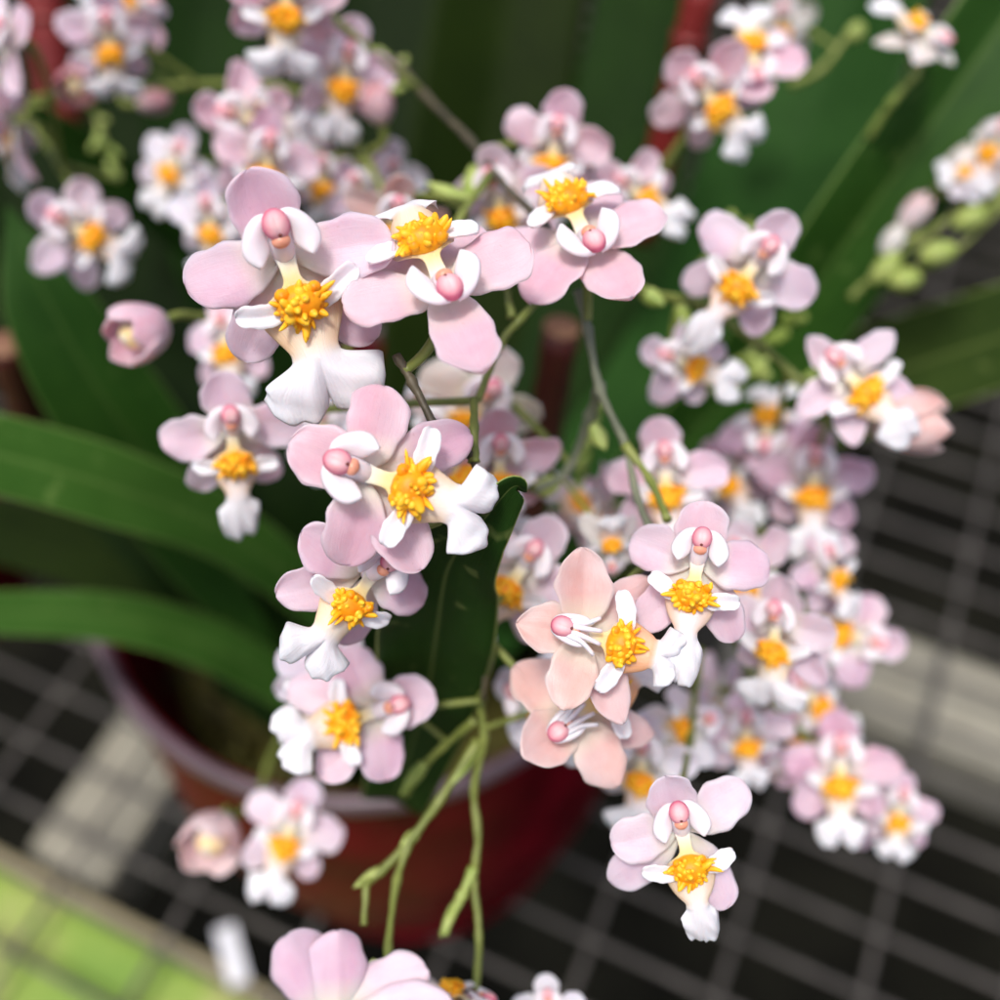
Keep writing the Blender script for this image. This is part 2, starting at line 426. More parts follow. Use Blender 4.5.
def callus_mesh(rng, n=26):
    mb = MB()
    c0 = np.array((0, -3.75, 2.4))
    mb.ball(c0 * MM, np.array((2.05, 1.6, 1.4)) * MM, nu=9, nv=14)
    def finger(root, d, r, ln):
        r *= rng.uniform(.75, 1.2)
        d = d / np.linalg.norm(d); ln *= .88; p = [root + d * ln * k for k in (-.35, 0, .35, .65, .88, 1.0)]
        bend = np.array([rng.uniform(-.5, .5) for _ in range(3)]) * ln
        p = [q + bend * (k ** 2) for q, k in zip(p, (0, 0, .35, .65, .88, 1))]
        mb.tube([(c0 + (q - c0) * .92) * MM for q in p], [r * k * MM for k in (1.15, 1.1, 1.0, .82, .55, .12)], n=8)
    for i in range(n):                                               # warts on the mound
        th = rng.uniform(0, 2 * math.pi); q = math.sqrt(rng.random()) * .85
        d = np.array((math.cos(th) * q, math.sin(th) * q - .1, 1.1 - .75 * q))
        root = c0 + d / np.linalg.norm(d) * np.array((1.7, 1.35, 0.95))
        finger(root, d + np.array([rng.uniform(-.65, .65) for _ in range(3)]), rng.uniform(.30, .58), rng.uniform(.5, 1.25))
    m = 15
    for i in range(m):                                               # fringe of fingers round the lower and outer rim
        th = math.radians(-205 + i * 235 / (m - 1) + rng.uniform(-7, 7)); d = np.array((math.cos(th), math.sin(th), rng.uniform(.0, .6)))
        finger(c0 + d * np.array((1.65, 1.3, 0.5)), d, rng.uniform(.26, .42), rng.uniform(.9, 1.9))
    for sx in (-1, 1):                                               # rounded horns at the top corners
        mb.ball(np.array((sx * rng.uniform(1.0, 1.5), -2.7, 3.0)) * MM, np.array((.6, .55, .6)) * MM * rng.uniform(.8, 1.15))
    return mb

def column_mesh(rng, spread=1.0):
    mb = MB()
    if spread < .7:                                                  # slender white threads fanning towards the lip
        for x0, x1, y1 in ((-1.0, -1.9, -1.0), (-.4, -.7, -1.4), (.4, .65, -1.2), (1.0, 1.9, -.7)):
            q = catmull([(x0 * .7, 2.2, 3.2), (x0, .6, 3.7), (x1, y1, 3.5)], 5)
            mb.tube([k * MM for k in q], [v * MM for v in np.linspace(.34, .22, len(q))], n=8)
    p = catmull([(0, -0.2, 0.2), (0, 0.5, 1.3), (0, 1.5, 2.2), (0, 2.8, 2.6)], 4)
    mb.tube([q * MM for q in p], [x * MM for x in np.interp(np.linspace(0, 1, len(p)), [0, .4, 1], [.85, 1.0, .9])], n=12)
    for sg in (-1, 1):
        out = catmull([(0.35, 3.7, 2.3), (1.4, 3.75, 2.7), (2.4, 3.1, 3.0), (3.15, 1.8, 3.3), (3.1, 0.7, 3.5), (2.3, -0.25, 3.5)], 5)
        inn = catmull([(0.1, 3.2, 2.5), (0.7, 2.9, 2.6), (0.95, 2.2, 2.6), (0.95, 1.4, 2.5), (1.1, 0.8, 2.6), (1.75, 0.05, 3.1)], 5)
        out = np.array(out); inn = np.array(inn); nv = 11; s = np.linspace(0, 1, nv)
        ph = rng.uniform(0, 6.28)
        g = inn[:, None, :] * (1 - s)[None, :, None] + out[:, None, :] * s[None, :, None]
        g[..., 0] = 0.1 + (g[..., 0] - 0.1) * spread
        g[..., 2] += 0.45 * np.sin(math.pi * s)[None, :] - 0.1 + 0.12 * np.sin(np.linspace(0, 5, len(out))[:, None] + ph) * s[None, :]
        g[..., 0] *= sg
        uv = np.stack([np.linspace(0, 1, len(out))[:, None] * np.ones((1, nv)), np.ones((len(out), 1)) * s[None]], -1)
        mb.blade(g * MM, uv, 0.3 * MM, rim=0.4)
    return mb

def anther_mesh(rng):
    mb = MB()
    nu, nv = 15, 20
    th = np.linspace(0.001, math.pi - .001, nu)[:, None]; ph = np.linspace(0, 2 * math.pi, nv, endpoint=False)[None]
    x = np.sin(th) * np.cos(ph); y = np.sin(th) * np.sin(ph); z = np.cos(th) * np.ones_like(ph)
    crease = 0.14 * np.exp(-(x / .16) ** 2) * np.clip(z, 0, 1)
    p = np.stack([x * 1.12, 2.75 + y * 1.3, 3.05 + (z - crease) * .95], -1) * MM
    mb.grid(p, np.stack([th / 3.14 * np.ones_like(ph), ph / 6.28 * np.ones_like(th)], -1), wrap=True)
    mb.ball(np.array((0, 1.45, 3.05)) * MM, np.array((.78, .62, .62)) * MM, mi=1, nu=9, nv=14)
    mb.ball(np.array((0.05, 1.95, 3.66)) * MM, np.array((.2, .17, .16)) * MM, mi=2, nu=7, nv=10)
    return mb

TINT = {'lav': (0.70, 0.43, 0.53), 'pink': (0.72, 0.40, 0.48), 'pale': (0.74, 0.53, 0.62), 'peach': (0.75, 0.41, 0.34), 'cream': (0.74, 0.70, 0.58),
        'white': (0.78, 0.70, 0.78), 'mauve': (0.58, 0.31, 0.44), 'blush': (0.74, 0.48, 0.46), 'rose': (0.62, 0.20, 0.22)}
PROTO = {}
def flower_meshes(seed, tint='lav', star=False, wmid=1.0, fwd=0.0, sideang=18, length=1.0, cup=0.0, dors=1.0, latang=148, wing=1.0, petcup=0.22, fold=1.0, petb=0.0, body=.8, pang=(90, 90), lang=None, pw=1.0, pl=1.0):
    rng = random.Random(seed)
    R = lambda a, b: rng.uniform(a, b)
    bb = 0.66 if star else 0.45; ww = 0.95 if star else 1.0; lang = lang or (latang, latang)
    parts = []
    def bl(name, *a, **k):
        p, u = tepal(rng, *a, **k); mb = MB(); mb.blade(p, u, 0.38 * MM); parts.append((name, mb.mesh(name, MATS['petal'])))
    bl('dorsal_sepal', 6.9 * dors * R(.95, 1.05), 5.7 * pw * ww * R(.94, 1.06), math.radians(R(-7, 7)), (0, 0.2, -.1), a=.55, b=bb, cup=.35 + R(-.15, .1), b1=-.05 + R(-.1, .1), b2=.2 + R(-.2, .25), ruf=.04)
    for sg in (-1, 1):
        bl('petal', 8.1 * pl * R(.93, 1.06), 5.7 * pw * ww * R(.92, 1.06), sg * math.radians(pang[(sg + 1) // 2] + R(-10, 10)), (sg * .4, 0, .1), a=.62, b=bb * .9, cup=petcup + R(-.28, .2), b1=.10 + petb + R(-.1, .1), b2=R(-.42, .10), ruf=.05, twist=sg * R(-.3, .4))
    for sg in (-1, 1):
        bl('lateral_sepal', 9.6 * R(.93, 1.05), 5.0 * ww * R(.93, 1.06), sg * math.radians(lang[(sg + 1) // 2] + R(-6, 6)), (sg * .4, -.6, -.5), a=.7, b=bb, cup=.22 + R(-.2, .1), b1=-.05, b2=R(-.3, .08), ruf=.04, twist=sg * R(-.4, .2))
    parts.append(('lip', lip_mesh(rng, wmid, fwd, sideang, length, cup, fold, body).mesh('lip', MATS['lip'])))
    parts.append(('callus', callus_mesh(rng).mesh('callus', MATS['callus'])))
    parts.append(('column', column_mesh(rng, wing).mesh('column', MATS['column'])))
    parts.append(('anther_cap', anther_mesh(rng).mesh('anther_cap', [MATS['anther'], MATS['stigma'], MATS['dot']])))
    return parts

def face_matrix(px, py, roll, tx, ty):
    """world rotation of a flower whose face looks at the camera, then rolled and tilted"""
    v = Vector(((px - 500) / FPX, (500 - py) / FPX, -1.0)).normalized()
    to_cam = (-v)
    q0 = Vector((0, 0, 1)).rotation_difference(to_cam).to_matrix()
    n = Matrix.Rotation(math.radians(tx), 3, 'Y') @ Matrix.Rotation(math.radians(-ty), 3, 'X')
    return RC @ q0 @ n @ Matrix.Rotation(math.radians(-roll), 3, 'Z')

SPIKE_PTS = []
GROUP_F = 'small pink and white orchid flowers'
SEEDS = [11, 23, 37, 41, 59, 67]
VARS = [dict(), dict(wmid=.8, fwd=.15), dict(wmid=1.05, latang=140), dict(wmid=.7, fwd=.3, star=False), dict(wmid=.9, fwd=-.15), dict(star=True, wmid=.8)]
def flower(px, py, d, s, roll, tx, ty, tint, label, v=None, ped='auto', jit=0.04, **kw):
    hero = bool(kw) or v is None
    i = len([1 for o in bpy.data.objects if o.name.startswith('orchid_flower')])
    rng = random.Random(900 + i)
    e = empty('orchid_flower', P(px, py, d))
    M = face_matrix(px, py, roll, tx, ty)
    e.rotation_euler = M.to_euler(); e.scale = (s, s, s)
    tag(e, label, 'flower', GROUP_F)
    if v is None: parts = flower_meshes(1000 + i, tint, **kw)
    else:
        key = (v, i % 4)
        if key not in PROTO: PROTO[key] = flower_meshes(SEEDS[v] + 100 * key[1], tint, length=(.85, .7, .95, .8)[key[1]], **VARS[v])
        parts = PROTO[key]
    base = TINT[tint]
    par = {}
    for name, me in parts:
        c = tuple(min(1, x * (1 + rng.uniform(-jit, jit))) for x in base)
        if name == 'lateral_sepal': c = tuple(0.75 * a + 0.25 * b for a, b in zip(c, TINT['pale']))
        if name == 'lip': c = (1.0, .60, .30) if tint in ('peach', 'blush') else (1, .88, .68) if s > 1 else (1, rng.uniform(.9, 1), rng.uniform(.86, 1))
        p = {'callus': par.get('lip'), 'anther_cap': par.get('column')}.get(name) or e
        o = link(name, me, p, c); par[name] = o
    # pedicel
    start = np.array((0, 0, -0.2)) * MM; back = np.array((0, -0.5, -4.5)) * MM
    Mi = M.inverted() * (1.0 / s)
    if ped is not None:
        tgt = None
        if ped == 'auto':
            here = e.location; best = min(SPIKE_PTS, key=lambda q: (q - here).length, default=None)
            if best is not None and (best - here).length < 0.030: tgt = best
            else: tgt = here + (RC @ Vector((0.001, 0.004, -0.012))) + Vector((0, 0, -0.002))
        else: tgt = P(*ped)
        tl = np.array(Mi @ (tgt - e.location))
        pts = catmull([start, back, back * .5 + tl * .5 + np.array((0, 0, -1.0)) * MM, tl], 6)
        mb = MB(); mb.tube(pts, [x * MM for x in np.interp(np.linspace(0, 1, len(pts)), [0, .2, 1], [.75, .6, .45])], n=8)
        mb.build('pedicel', MATS['stem_green'], e)
    return e

# ------------------------------------------------------------------ buds
def bud(px, py, d, length, width, direc, tint, label, open_=0.0, ped=None, twist=0.0):
    """a closed or half open flower bud: overlapping cupped tepals; direc = image direction its tip points in (dx, dy up, dz to camera)"""
    rng = random.Random(int(px * 7 + py))
    z = (RC @ Vector(direc)).normalized()
    q = Vector((0, 0, 1)).rotation_difference(z).to_matrix()
    e = empty('orchid_bud', P(px, py, d)); e.rotation_euler = q.to_euler()
    tag(e, label, 'bud', 'pink orchid buds')
    for k in range(5):
        mb = MB(); nu, nv = 18, 15
        t = np.linspace(0, 1, nu)[:, None]; s = np.linspace(-1, 1, nv)[None]
        r = width / 2 * np.sqrt(np.clip(np.sin(math.pi * np.clip(t * (0.93 - open_ * .25) + .05, 0, 1)), 0, 1)) * (1 + 0.04 * (k % 2)) + open_ * 1.2 * t ** 3
        half = (0.95 if k < 3 else .8) * (1 - t ** 5 * .65)
        a = k * 2.0 * math.pi / 5 * 2 + twist + s * half
        rr = r * (1 + 0.07 * s + .03 * np.sin(5 * t + k + s * 2))
        zz = (t - .5) * length * np.ones_like(s) - 0.10 * length * t ** 6 * np.abs(s) ** 2 + (0.03 * k - .05) * length * t
        p = np.stack([rr * np.cos(a), rr * np.sin(a), zz], -1) * MM
        mb.blade(p, np.stack([0.25 + .75 * t * np.ones_like(s), s * .5 + .5 + 0 * t], -1), .35 * MM)
        mb.build('tepal', MATS['petal'], e, TINT[tint])
    mb = MB(); mb.ball((0, 0, -.02 * length * MM), np.array((width * .34, width * .34, length * .42)) * MM)
    mb.build('inner_lip', MATS['lip'], e)
    if ped:
        tl = np.array(q.inverted() @ (P(*ped) - e.location))
        s0 = np.array((0, 0, -.5 * length)) * MM
        pts = catmull([s0 + np.array((0, 0, .6)) * MM, s0 + np.array((0, 0, -2.5)) * MM, s0 * .4 + tl * .6 + np.array((0, 0, -1.2)) * MM, tl], 6)
        mb = MB(); mb.tube(pts, [.55 * MM] * len(pts), n=8); mb.build('pedicel', MATS['stem_green'], e)
    return e

# ------------------------------------------------------------------ stems
def stem_mesh(pts, r, n=8, jitter=0.25):
    c = catmull([P(*p) for p in pts], 8)
    mb = MB(); k = len(c)
    rng = random.Random(int(pts[0][0] + pts[-1][1]))
    c = [p + np.array([rng.uniform(-1, 1) for _ in range(3)]) * jitter * 0.15 * MM for p in c]
    rr = [r * MM * (1 + 0.12 * math.sin(i * .9) + (rng.uniform(.05, .4) if i % 8 == 0 else rng.uniform(-.06, .06))) * (1.0 - .25 * i / k) for i in range(k)]
    mb.tube(c, rr, n=n)
    return mb, c
def spike(label, main, r, mat, branches=(), bracts=(), nodes=True):
    e = empty('flower_spray', P(*main[0])); tag(e, label, 'flower stem', 'orchid flower stems')
    inv = -e.location
    def add(name, mb, m):
        mb.v = [tuple(np.array(v) + np.array(inv)) for v in mb.v]; return mb.build(name, m, e)
    mb, c = stem_mesh(main, r)
    for p in c: SPIKE_PTS.append(Vector(p))
    add('stalk', mb, MATS[mat])
    for pts, br, bm in branches:
        mb, c = stem_mesh(pts, br); add('branch', mb, MATS[bm])
        for p in c: SPIKE_PTS.append(Vector(p))
    for (x0, y0, d0, x1, y1, d1, wd) in bracts:
        mb, _ = bract(P(x0, y0, d0), P(x1, y1, d1), wd); add('bract', mb, MATS['bud_green'])
    return e
def bract(a, b, wd):
    a = np.array(a); b = np.array(b); L = np.linalg.norm(b - a); tg = (b - a) / L
    view = np.array(CP) - a; side = np.cross(tg, view); side /= np.linalg.norm(side); nrm = np.cross(side, tg)
    nu, nv = 12, 9; t = np.linspace(0, 1, nu)[:, None]; s = np.linspace(-1, 1, nv)[None]
    w_ = wd * MM / 2 * np.clip(np.sin(math.pi * np.clip(t * .82 + .18, 0, 1)), 0.03, 1)
    p = a + tg * (L * t * np.ones_like(s))[..., None] + side * (s * w_)[..., None] + nrm * (-(s ** 2) * w_ * .8)[..., None]
    mb = MB(); mb.blade(p, np.stack([t + 0 * s, s * .5 + .5 + 0 * t], -1), .3 * MM)
    return mb, None

# ------------------------------------------------------------------ strap leaves
def leaf_mesh(pts, widths, twist=0.0, fold=0.22, thick=0.7, curl=None, nu_per=10, nv=17, seed=1, tip=True):
    """pts: (px, py, depth) along the mid rib from base to tip; widths in mm at each"""
    c = np.array(catmull([P(*p) for p in pts], nu_per)); k = len(c)
    wk = np.interp(np.linspace(0, len(pts) - 1, k), range(len(pts)), widths)
    tw = np.interp(np.linspace(0, len(pts) - 1, k), range(len(pts)), twist if hasattr(twist, '__len__') else [twist] * len(pts))
    if tip:
        t = np.linspace(0, 1, k); wk = wk * np.sqrt(np.clip(1 - t ** 7, 0.0004, 1))
    s = np.linspace(-1, 1, nv); g = np.zeros((k, nv, 3)); rng = random.Random(seed); ph = rng.uniform(0, 6)
    for i in range(k):
        tg = c[min(i + 1, k - 1)] - c[max(i - 1, 0)]; tg /= np.linalg.norm(tg)
        view = np.array(CP) - c[i]; side = np.cross(tg, view); side /= np.linalg.norm(side); nrm = np.cross(side, tg)
        a = math.radians(tw[i]); S = side * math.cos(a) + nrm * math.sin(a); Nn = nrm * math.cos(a) - side * math.sin(a)
        h = wk[i] * MM / 2
        g[i] = c[i] + np.outer(s * h, S) + np.outer((np.sqrt(s * s + .01) - .1) * h * fold + h * .03 * np.sin(i * .35 + s * 2 + ph), Nn)
    mb = MB(); t = np.linspace(0, 1, k)[:, None]
    mb.blade(g, np.stack([t + 0 * s[None], 0 * t + s[None] * .5 + .5], -1), thick * MM, rim=.5)
    return mb

exec_order = None
# ================================================================== SETTING
ground_m = m_simple('shaded_soil', (0.006, 0.006, 0.005), (0.014, 0.014, 0.010), 9, 0.95, bmp=0.4, spec=0.0)  # soil colour darkened to hold the shade under the bench
mb = MB(); n = 40
gx = np.linspace(-6, 6, n); X, Y = np.meshgrid(gx, gx, indexing='ij')
mb.grid(np.stack([X * 3, Y * 3, -0.75 + 0 * X], -1), np.stack([X, Y], -1))
tag(mb.build('ground', ground_m), kind='structure')

# ---- wire mesh bench: wires run along e1 (away to the right) and e2
p1, p2, p0 = on_plane(717, 995), on_plane(867, 990), on_plane(575, 990)
e1 = Vector((0.4115, 0.911, 0)).normalized(); e2 = Vector((-e1.y, e1.x, 0))
sp1 = abs((p2 - p0).dot(e2)) / 2
sh = [on_plane(700, 993), on_plane(700, 925), on_plane(700, 862), on_plane(700, 798)]
sp2 = ((sh[3] - sh[0]).dot(e1)) / 3
o2 = p1.dot(e2); o1 = sh[0].dot(e1)
wire_m = m_simple('galvanised_wire', (0.046, 0.042, 0.039), (0.098, 0.090, 0.082), 60, 0.6, bmp=0.2)
wire_m.node_tree.nodes['Principled BSDF'].inputs['Metallic'].default_value = 0.0
bench = empty('wire_mesh_bench', (0, 0.25, 0))
tag(bench, 'grey welded wire mesh bench top under the red pot', 'wire mesh', None)
mb = MB(); rw = 0.00125
for k in range(-16, 22):
    a = e2 * (o2 + k * sp1)
    mb.tube([a + e1 * x for x in np.linspace(-0.5, 1.3, 40)], rw, n=8)
ob = mb.build('long_wires', wire_m, bench); ob.location = -bench.location
mb = MB()
for k in range(-24, 62):
    a = e1 * (o1 + k * sp2) + Vector((0, 0, 2 * rw - .0002))
    mb.tube([a + e2 * x for x in np.linspace(-1.0, 0.9, 40)], rw, n=8)
ob = mb.build('cross_wires', wire_m, bench); ob.location = -bench.location

# ---- pale beams below the mesh, green painted board
AX = np.stack([np.array(e1), np.array(e2), np.array((0, 0, 1.0))], 1)
def bevel_box(name, c, size, ax, mat, label=None, cat=None, parent=None, bev=0.003):
    mb = MB(); mb.box(c, size, ax); o = mb.build(name, mat, parent, flat=True)
    bm_ = o.modifiers.new('bevel', 'BEVEL'); bm_.width = bev; bm_.segments = 2
    if label: tag(o, label, cat)
    return o
beam_m = m_simple('pale_concrete', (0.23, 0.22, 0.175), (0.31, 0.30, 0.245), 40, 0.85, bmp=0.5)
a = on_plane(145, 745, -0.012); b = on_plane(70, 850, -0.012); c = (a + b) / 2
start = on_plane(125, 914, -0.012).dot(e1) + 0.004
cb = e2 * c.dot(e2) + e1 * (start + 0.11); cb.z = -.033
bevel_box('support_beam', tuple(cb), (0.22, 0.034, 0.038), AX, beam_m,
          'pale grey support beam under the mesh beside the red pot', 'beam')
a = on_plane(930, 690, -0.012)
bevel_box('support_beam', tuple(a - Vector((0, 0, .022)) - e2 * 0.22), (0.043, 0.60, 0.04), AX, beam_m,
          'pale grey support beam crossing under the mesh below the right hand flowers', 'beam')
def m_board():
    m, t, b = new_mat('lime_paint')
    n1 = noise(t, 22, 5, 0.65)
    c = ramp(t, [(0.34, (0.36, 0.37, 0.13)), (0.48, (0.22, 0.33, 0.04)), (0.66, (0.13, 0.26, 0.015))], n1)
    t.links.new(c.outputs[0], b.inputs['Base Color']); b.inputs['Roughness'].default_value = 0.6
    bump(t, b, noise(t, 120, 4), 0.3, 0.001); return m
bo = empty('green_board', on_plane(60, 960, -0.01)); tag(bo, 'lime green painted board with a bare cream edge under the mesh', 'board')
a = on_plane(125, 914, -0.012)
board_w = 0.16
cc = a - e1 * (board_w / 2 + 0.0052) - Vector((0, 0, .012)) + e2 * 0.0
o = bevel_box('painted_face', tuple(cc), (board_w, 0.7, 0.022), AX, m_board(), parent=bo); o.location = -bo.location
edge_m = m_simple('bare_wood', (0.50, 0.44, 0.26), (0.64, 0.57, 0.36), 60, 0.8, bmp=0.3)
cc = a - e1 * 0.0026 - Vector((0, 0, .0125))
o = bevel_box('bare_edge', tuple(cc), (0.0054, 0.7, 0.022), AX, edge_m, parent=bo, bev=.002); o.location = -bo.location

# ---- red pot
def m_pot():
    m, t, b = new_mat('red_glaze')
    n1 = noise(t, 38, 5, 0.6); n2 = noise(t, 60, 3)
    red = ramp(t, [(0.35, (0.070, 0.0002, 0.004)), (0.7, (0.17, 0.0004, 0.009))], n2).outputs[0]
    c = mixc(t, ramp(t, [(0.62, (0, 0, 0)), (0.76, (.4,) * 3)], n1).outputs[0], red, (0.018, 0.008, 0.003))
    t.links.new(c, b.inputs['Base Color']); b.inputs['Roughness'].default_value = 0.4; b.inputs['Specular IOR Level'].default_value = .04
    bump(t, b, n1, 0.2, 0.002); return m
hr = 0.208; RIM_R = 0.0640
pc = Vector((-0.030, 0.132, 0)); ZR = H - hr
pot = empty('flower_pot', (pc.x, pc.y, 0.004)); tag(pot, 'round dark red glazed pot holding the orchid on the wire mesh', 'plant pot')
def lathe(prof, n=72):
    mb = MB(); an = np.linspace(0, 2 * math.pi, n, endpoint=False)
    g = np.array([[(r * math.cos(x), r * math.sin(x), z) for x in an] for r, z in prof])
    mb.grid(g, np.zeros(g.shape[:2] + (2,)), wrap=True); return mb
rb = RIM_R * .93
z0 = 0.0; zt = ZR - 0.004
prof = [(0.001, z0), (RIM_R * .82, z0), (RIM_R * .86, z0 + .003), (RIM_R * .88, z0 + .010), (RIM_R * .85, z0 + .014), (RIM_R * .93, z0 + .035), (RIM_R * 1.02, z0 + .07), (RIM_R * 1.04, z0 + .10), (RIM_R * 1.01, zt - .035), (RIM_R * .965, zt - .012), (RIM_R * .965, zt - .003),
        (RIM_R * .95, zt - .003), (RIM_R * .93, zt - .03), (RIM_R * .86, zt - .07), (RIM_R * .8, zt - .10)]
fine = []
for q, r_ in zip(prof, prof[1:]):
    for k in range(4): fine.append((q[0] + (r_[0] - q[0]) * k / 4, q[1] + (r_[1] - q[1]) * k / 4))
lathe(fine).build('body', m_pot(), pot)
rim = [(RIM_R * .968, zt - .0075), (RIM_R * 1.0, zt - .006), (RIM_R * 1.012, zt - .003), (RIM_R * 1.008, zt - .0005), (RIM_R * .99, zt + .0008), (RIM_R * .968, zt - .0003), (RIM_R * .955, zt - .003)]
rim_m = m_simple('sky_sheen_rim', (0.085, 0.060, 0.075), (0.17, 0.11, 0.14), 50, 0.32, bmp=0.2)  # grey violet sky reflection painted into the rim colour
lathe(rim).build('rim', rim_m, pot)

# moss inside the pot
moss_m = m_simple('moss', (0.03, 0.026, 0.006), (0.14, 0.13, 0.02), 70, 0.9, bmp=0.8)
mb = MB(); nr = 30; na = 64; rng = random.Random(3)
rr = np.linspace(0.0005, RIM_R * .885, nr)[:, None]; an = np.linspace(0, 6.2832, na, endpoint=False)[None]
zz = ZR - 0.048 + .006 * np.sin(rr * 300 + an * 3) * np.cos(an * 5 + rr * 190) + .004 * np.sin(an * 11 + rr * 500)
mb.grid(np.stack([rr * np.cos(an), rr * np.sin(an), zz + 0 * rr], -1), np.zeros((nr, na, 2)), wrap=True)
for k in range(900):
    r_ = RIM_R * .86 * math.sqrt(rng.random()); a_ = rng.uniform(0, 6.28); z_ = ZR - .048 + rng.uniform(-.002, .008)
    d_ = np.array((rng.uniform(-1, 1), rng.uniform(-1, 1), rng.uniform(.1, 1.1))); d_ /= np.linalg.norm(d_)
    p_ = np.array((r_ * math.cos(a_), r_ * math.sin(a_), z_)); L_ = rng.uniform(.004, .010)
    mb.tube([p_, p_ + d_ * L_ * .6, p_ + d_ * L_ + np.array((0, 0, -.001))], [.0007, .0006, .0002], n=5)
o = mb.build('potting_moss', moss_m); o.location = (pc.x, pc.y, 0); tag(o, 'olive moss filling the red pot', 'moss', None, 'stuff')

exec_marker = 0
# ================================================================== THE PLANT: leaves
plant = empty('orchid_plant', (pc.x, pc.y, ZR - .03))
tag(plant, 'dark green strap leaves of the orchid growing from the red pot', 'plant')
def leaf(pts, widths, mat='leaf', label=None, **k):
    mb = leaf_mesh(pts, widths, seed=len(plant.children), **k)
    o = mb.build('leaf', MATS[mat], plant); o.location = -plant.location
    if label: o['label'] = label
    return o
# front leaf with the curled tip, beside the centre flowers
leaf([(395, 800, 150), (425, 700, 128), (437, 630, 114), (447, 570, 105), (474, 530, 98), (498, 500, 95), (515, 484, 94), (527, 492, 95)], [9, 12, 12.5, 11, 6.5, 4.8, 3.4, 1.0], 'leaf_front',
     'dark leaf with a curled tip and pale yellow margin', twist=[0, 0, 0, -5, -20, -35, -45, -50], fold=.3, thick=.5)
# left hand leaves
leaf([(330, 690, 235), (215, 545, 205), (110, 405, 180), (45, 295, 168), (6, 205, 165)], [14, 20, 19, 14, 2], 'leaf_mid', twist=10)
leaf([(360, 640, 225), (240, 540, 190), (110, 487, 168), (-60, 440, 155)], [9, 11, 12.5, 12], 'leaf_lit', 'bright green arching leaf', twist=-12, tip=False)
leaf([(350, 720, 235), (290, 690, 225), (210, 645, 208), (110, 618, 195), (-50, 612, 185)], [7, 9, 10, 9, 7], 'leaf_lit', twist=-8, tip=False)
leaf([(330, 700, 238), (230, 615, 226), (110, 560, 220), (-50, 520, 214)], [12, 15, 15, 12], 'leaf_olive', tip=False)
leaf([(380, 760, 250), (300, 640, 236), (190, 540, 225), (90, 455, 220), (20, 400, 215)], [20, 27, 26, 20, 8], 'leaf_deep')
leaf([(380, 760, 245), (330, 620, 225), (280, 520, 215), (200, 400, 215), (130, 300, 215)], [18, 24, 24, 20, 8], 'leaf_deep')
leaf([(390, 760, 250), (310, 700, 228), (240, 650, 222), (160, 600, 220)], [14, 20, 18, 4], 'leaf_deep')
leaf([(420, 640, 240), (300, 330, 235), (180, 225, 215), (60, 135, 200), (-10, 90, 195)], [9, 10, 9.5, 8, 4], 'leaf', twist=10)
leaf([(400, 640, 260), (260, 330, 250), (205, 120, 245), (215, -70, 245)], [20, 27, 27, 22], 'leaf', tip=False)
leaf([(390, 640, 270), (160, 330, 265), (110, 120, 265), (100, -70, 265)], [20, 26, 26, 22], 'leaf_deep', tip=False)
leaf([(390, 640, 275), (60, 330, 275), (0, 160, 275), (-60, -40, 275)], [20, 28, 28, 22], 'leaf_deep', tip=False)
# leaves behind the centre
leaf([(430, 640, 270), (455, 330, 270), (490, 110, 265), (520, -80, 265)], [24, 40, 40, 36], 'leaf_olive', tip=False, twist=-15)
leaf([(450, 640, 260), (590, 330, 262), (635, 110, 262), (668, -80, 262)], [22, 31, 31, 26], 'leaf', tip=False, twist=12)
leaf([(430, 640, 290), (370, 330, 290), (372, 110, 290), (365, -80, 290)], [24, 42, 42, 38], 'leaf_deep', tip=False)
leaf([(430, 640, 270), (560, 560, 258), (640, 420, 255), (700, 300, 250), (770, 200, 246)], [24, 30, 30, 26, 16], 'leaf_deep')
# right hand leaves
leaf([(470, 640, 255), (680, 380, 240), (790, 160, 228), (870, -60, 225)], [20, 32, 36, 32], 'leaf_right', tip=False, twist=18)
leaf([(500, 620, 245), (720, 405, 205), (880, 195, 178), (1060, -60, 166)], [14, 19, 20, 19], 'leaf_edge', tip=False, twist=-24, fold=.4, label='broad dark leaf with a highlight painted along its margins')
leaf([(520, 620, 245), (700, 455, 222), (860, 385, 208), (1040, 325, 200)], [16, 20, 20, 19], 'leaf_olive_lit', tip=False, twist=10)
# swollen bases in the pot
for (x_, y_, s_) in ((-.01, .012, 1.0), (.016, -.008, .85), (-.026, -.012, .8)):
    mb = MB(); mb.ball((0, 0, .012 * s_), (.011 * s_, .007 * s_, .028 * s_), nu=14, nv=18)
    o = mb.build('pseudobulb', MATS['leaf_olive'], plant); o.location = (x_, y_, 0)

exec_marker = 1
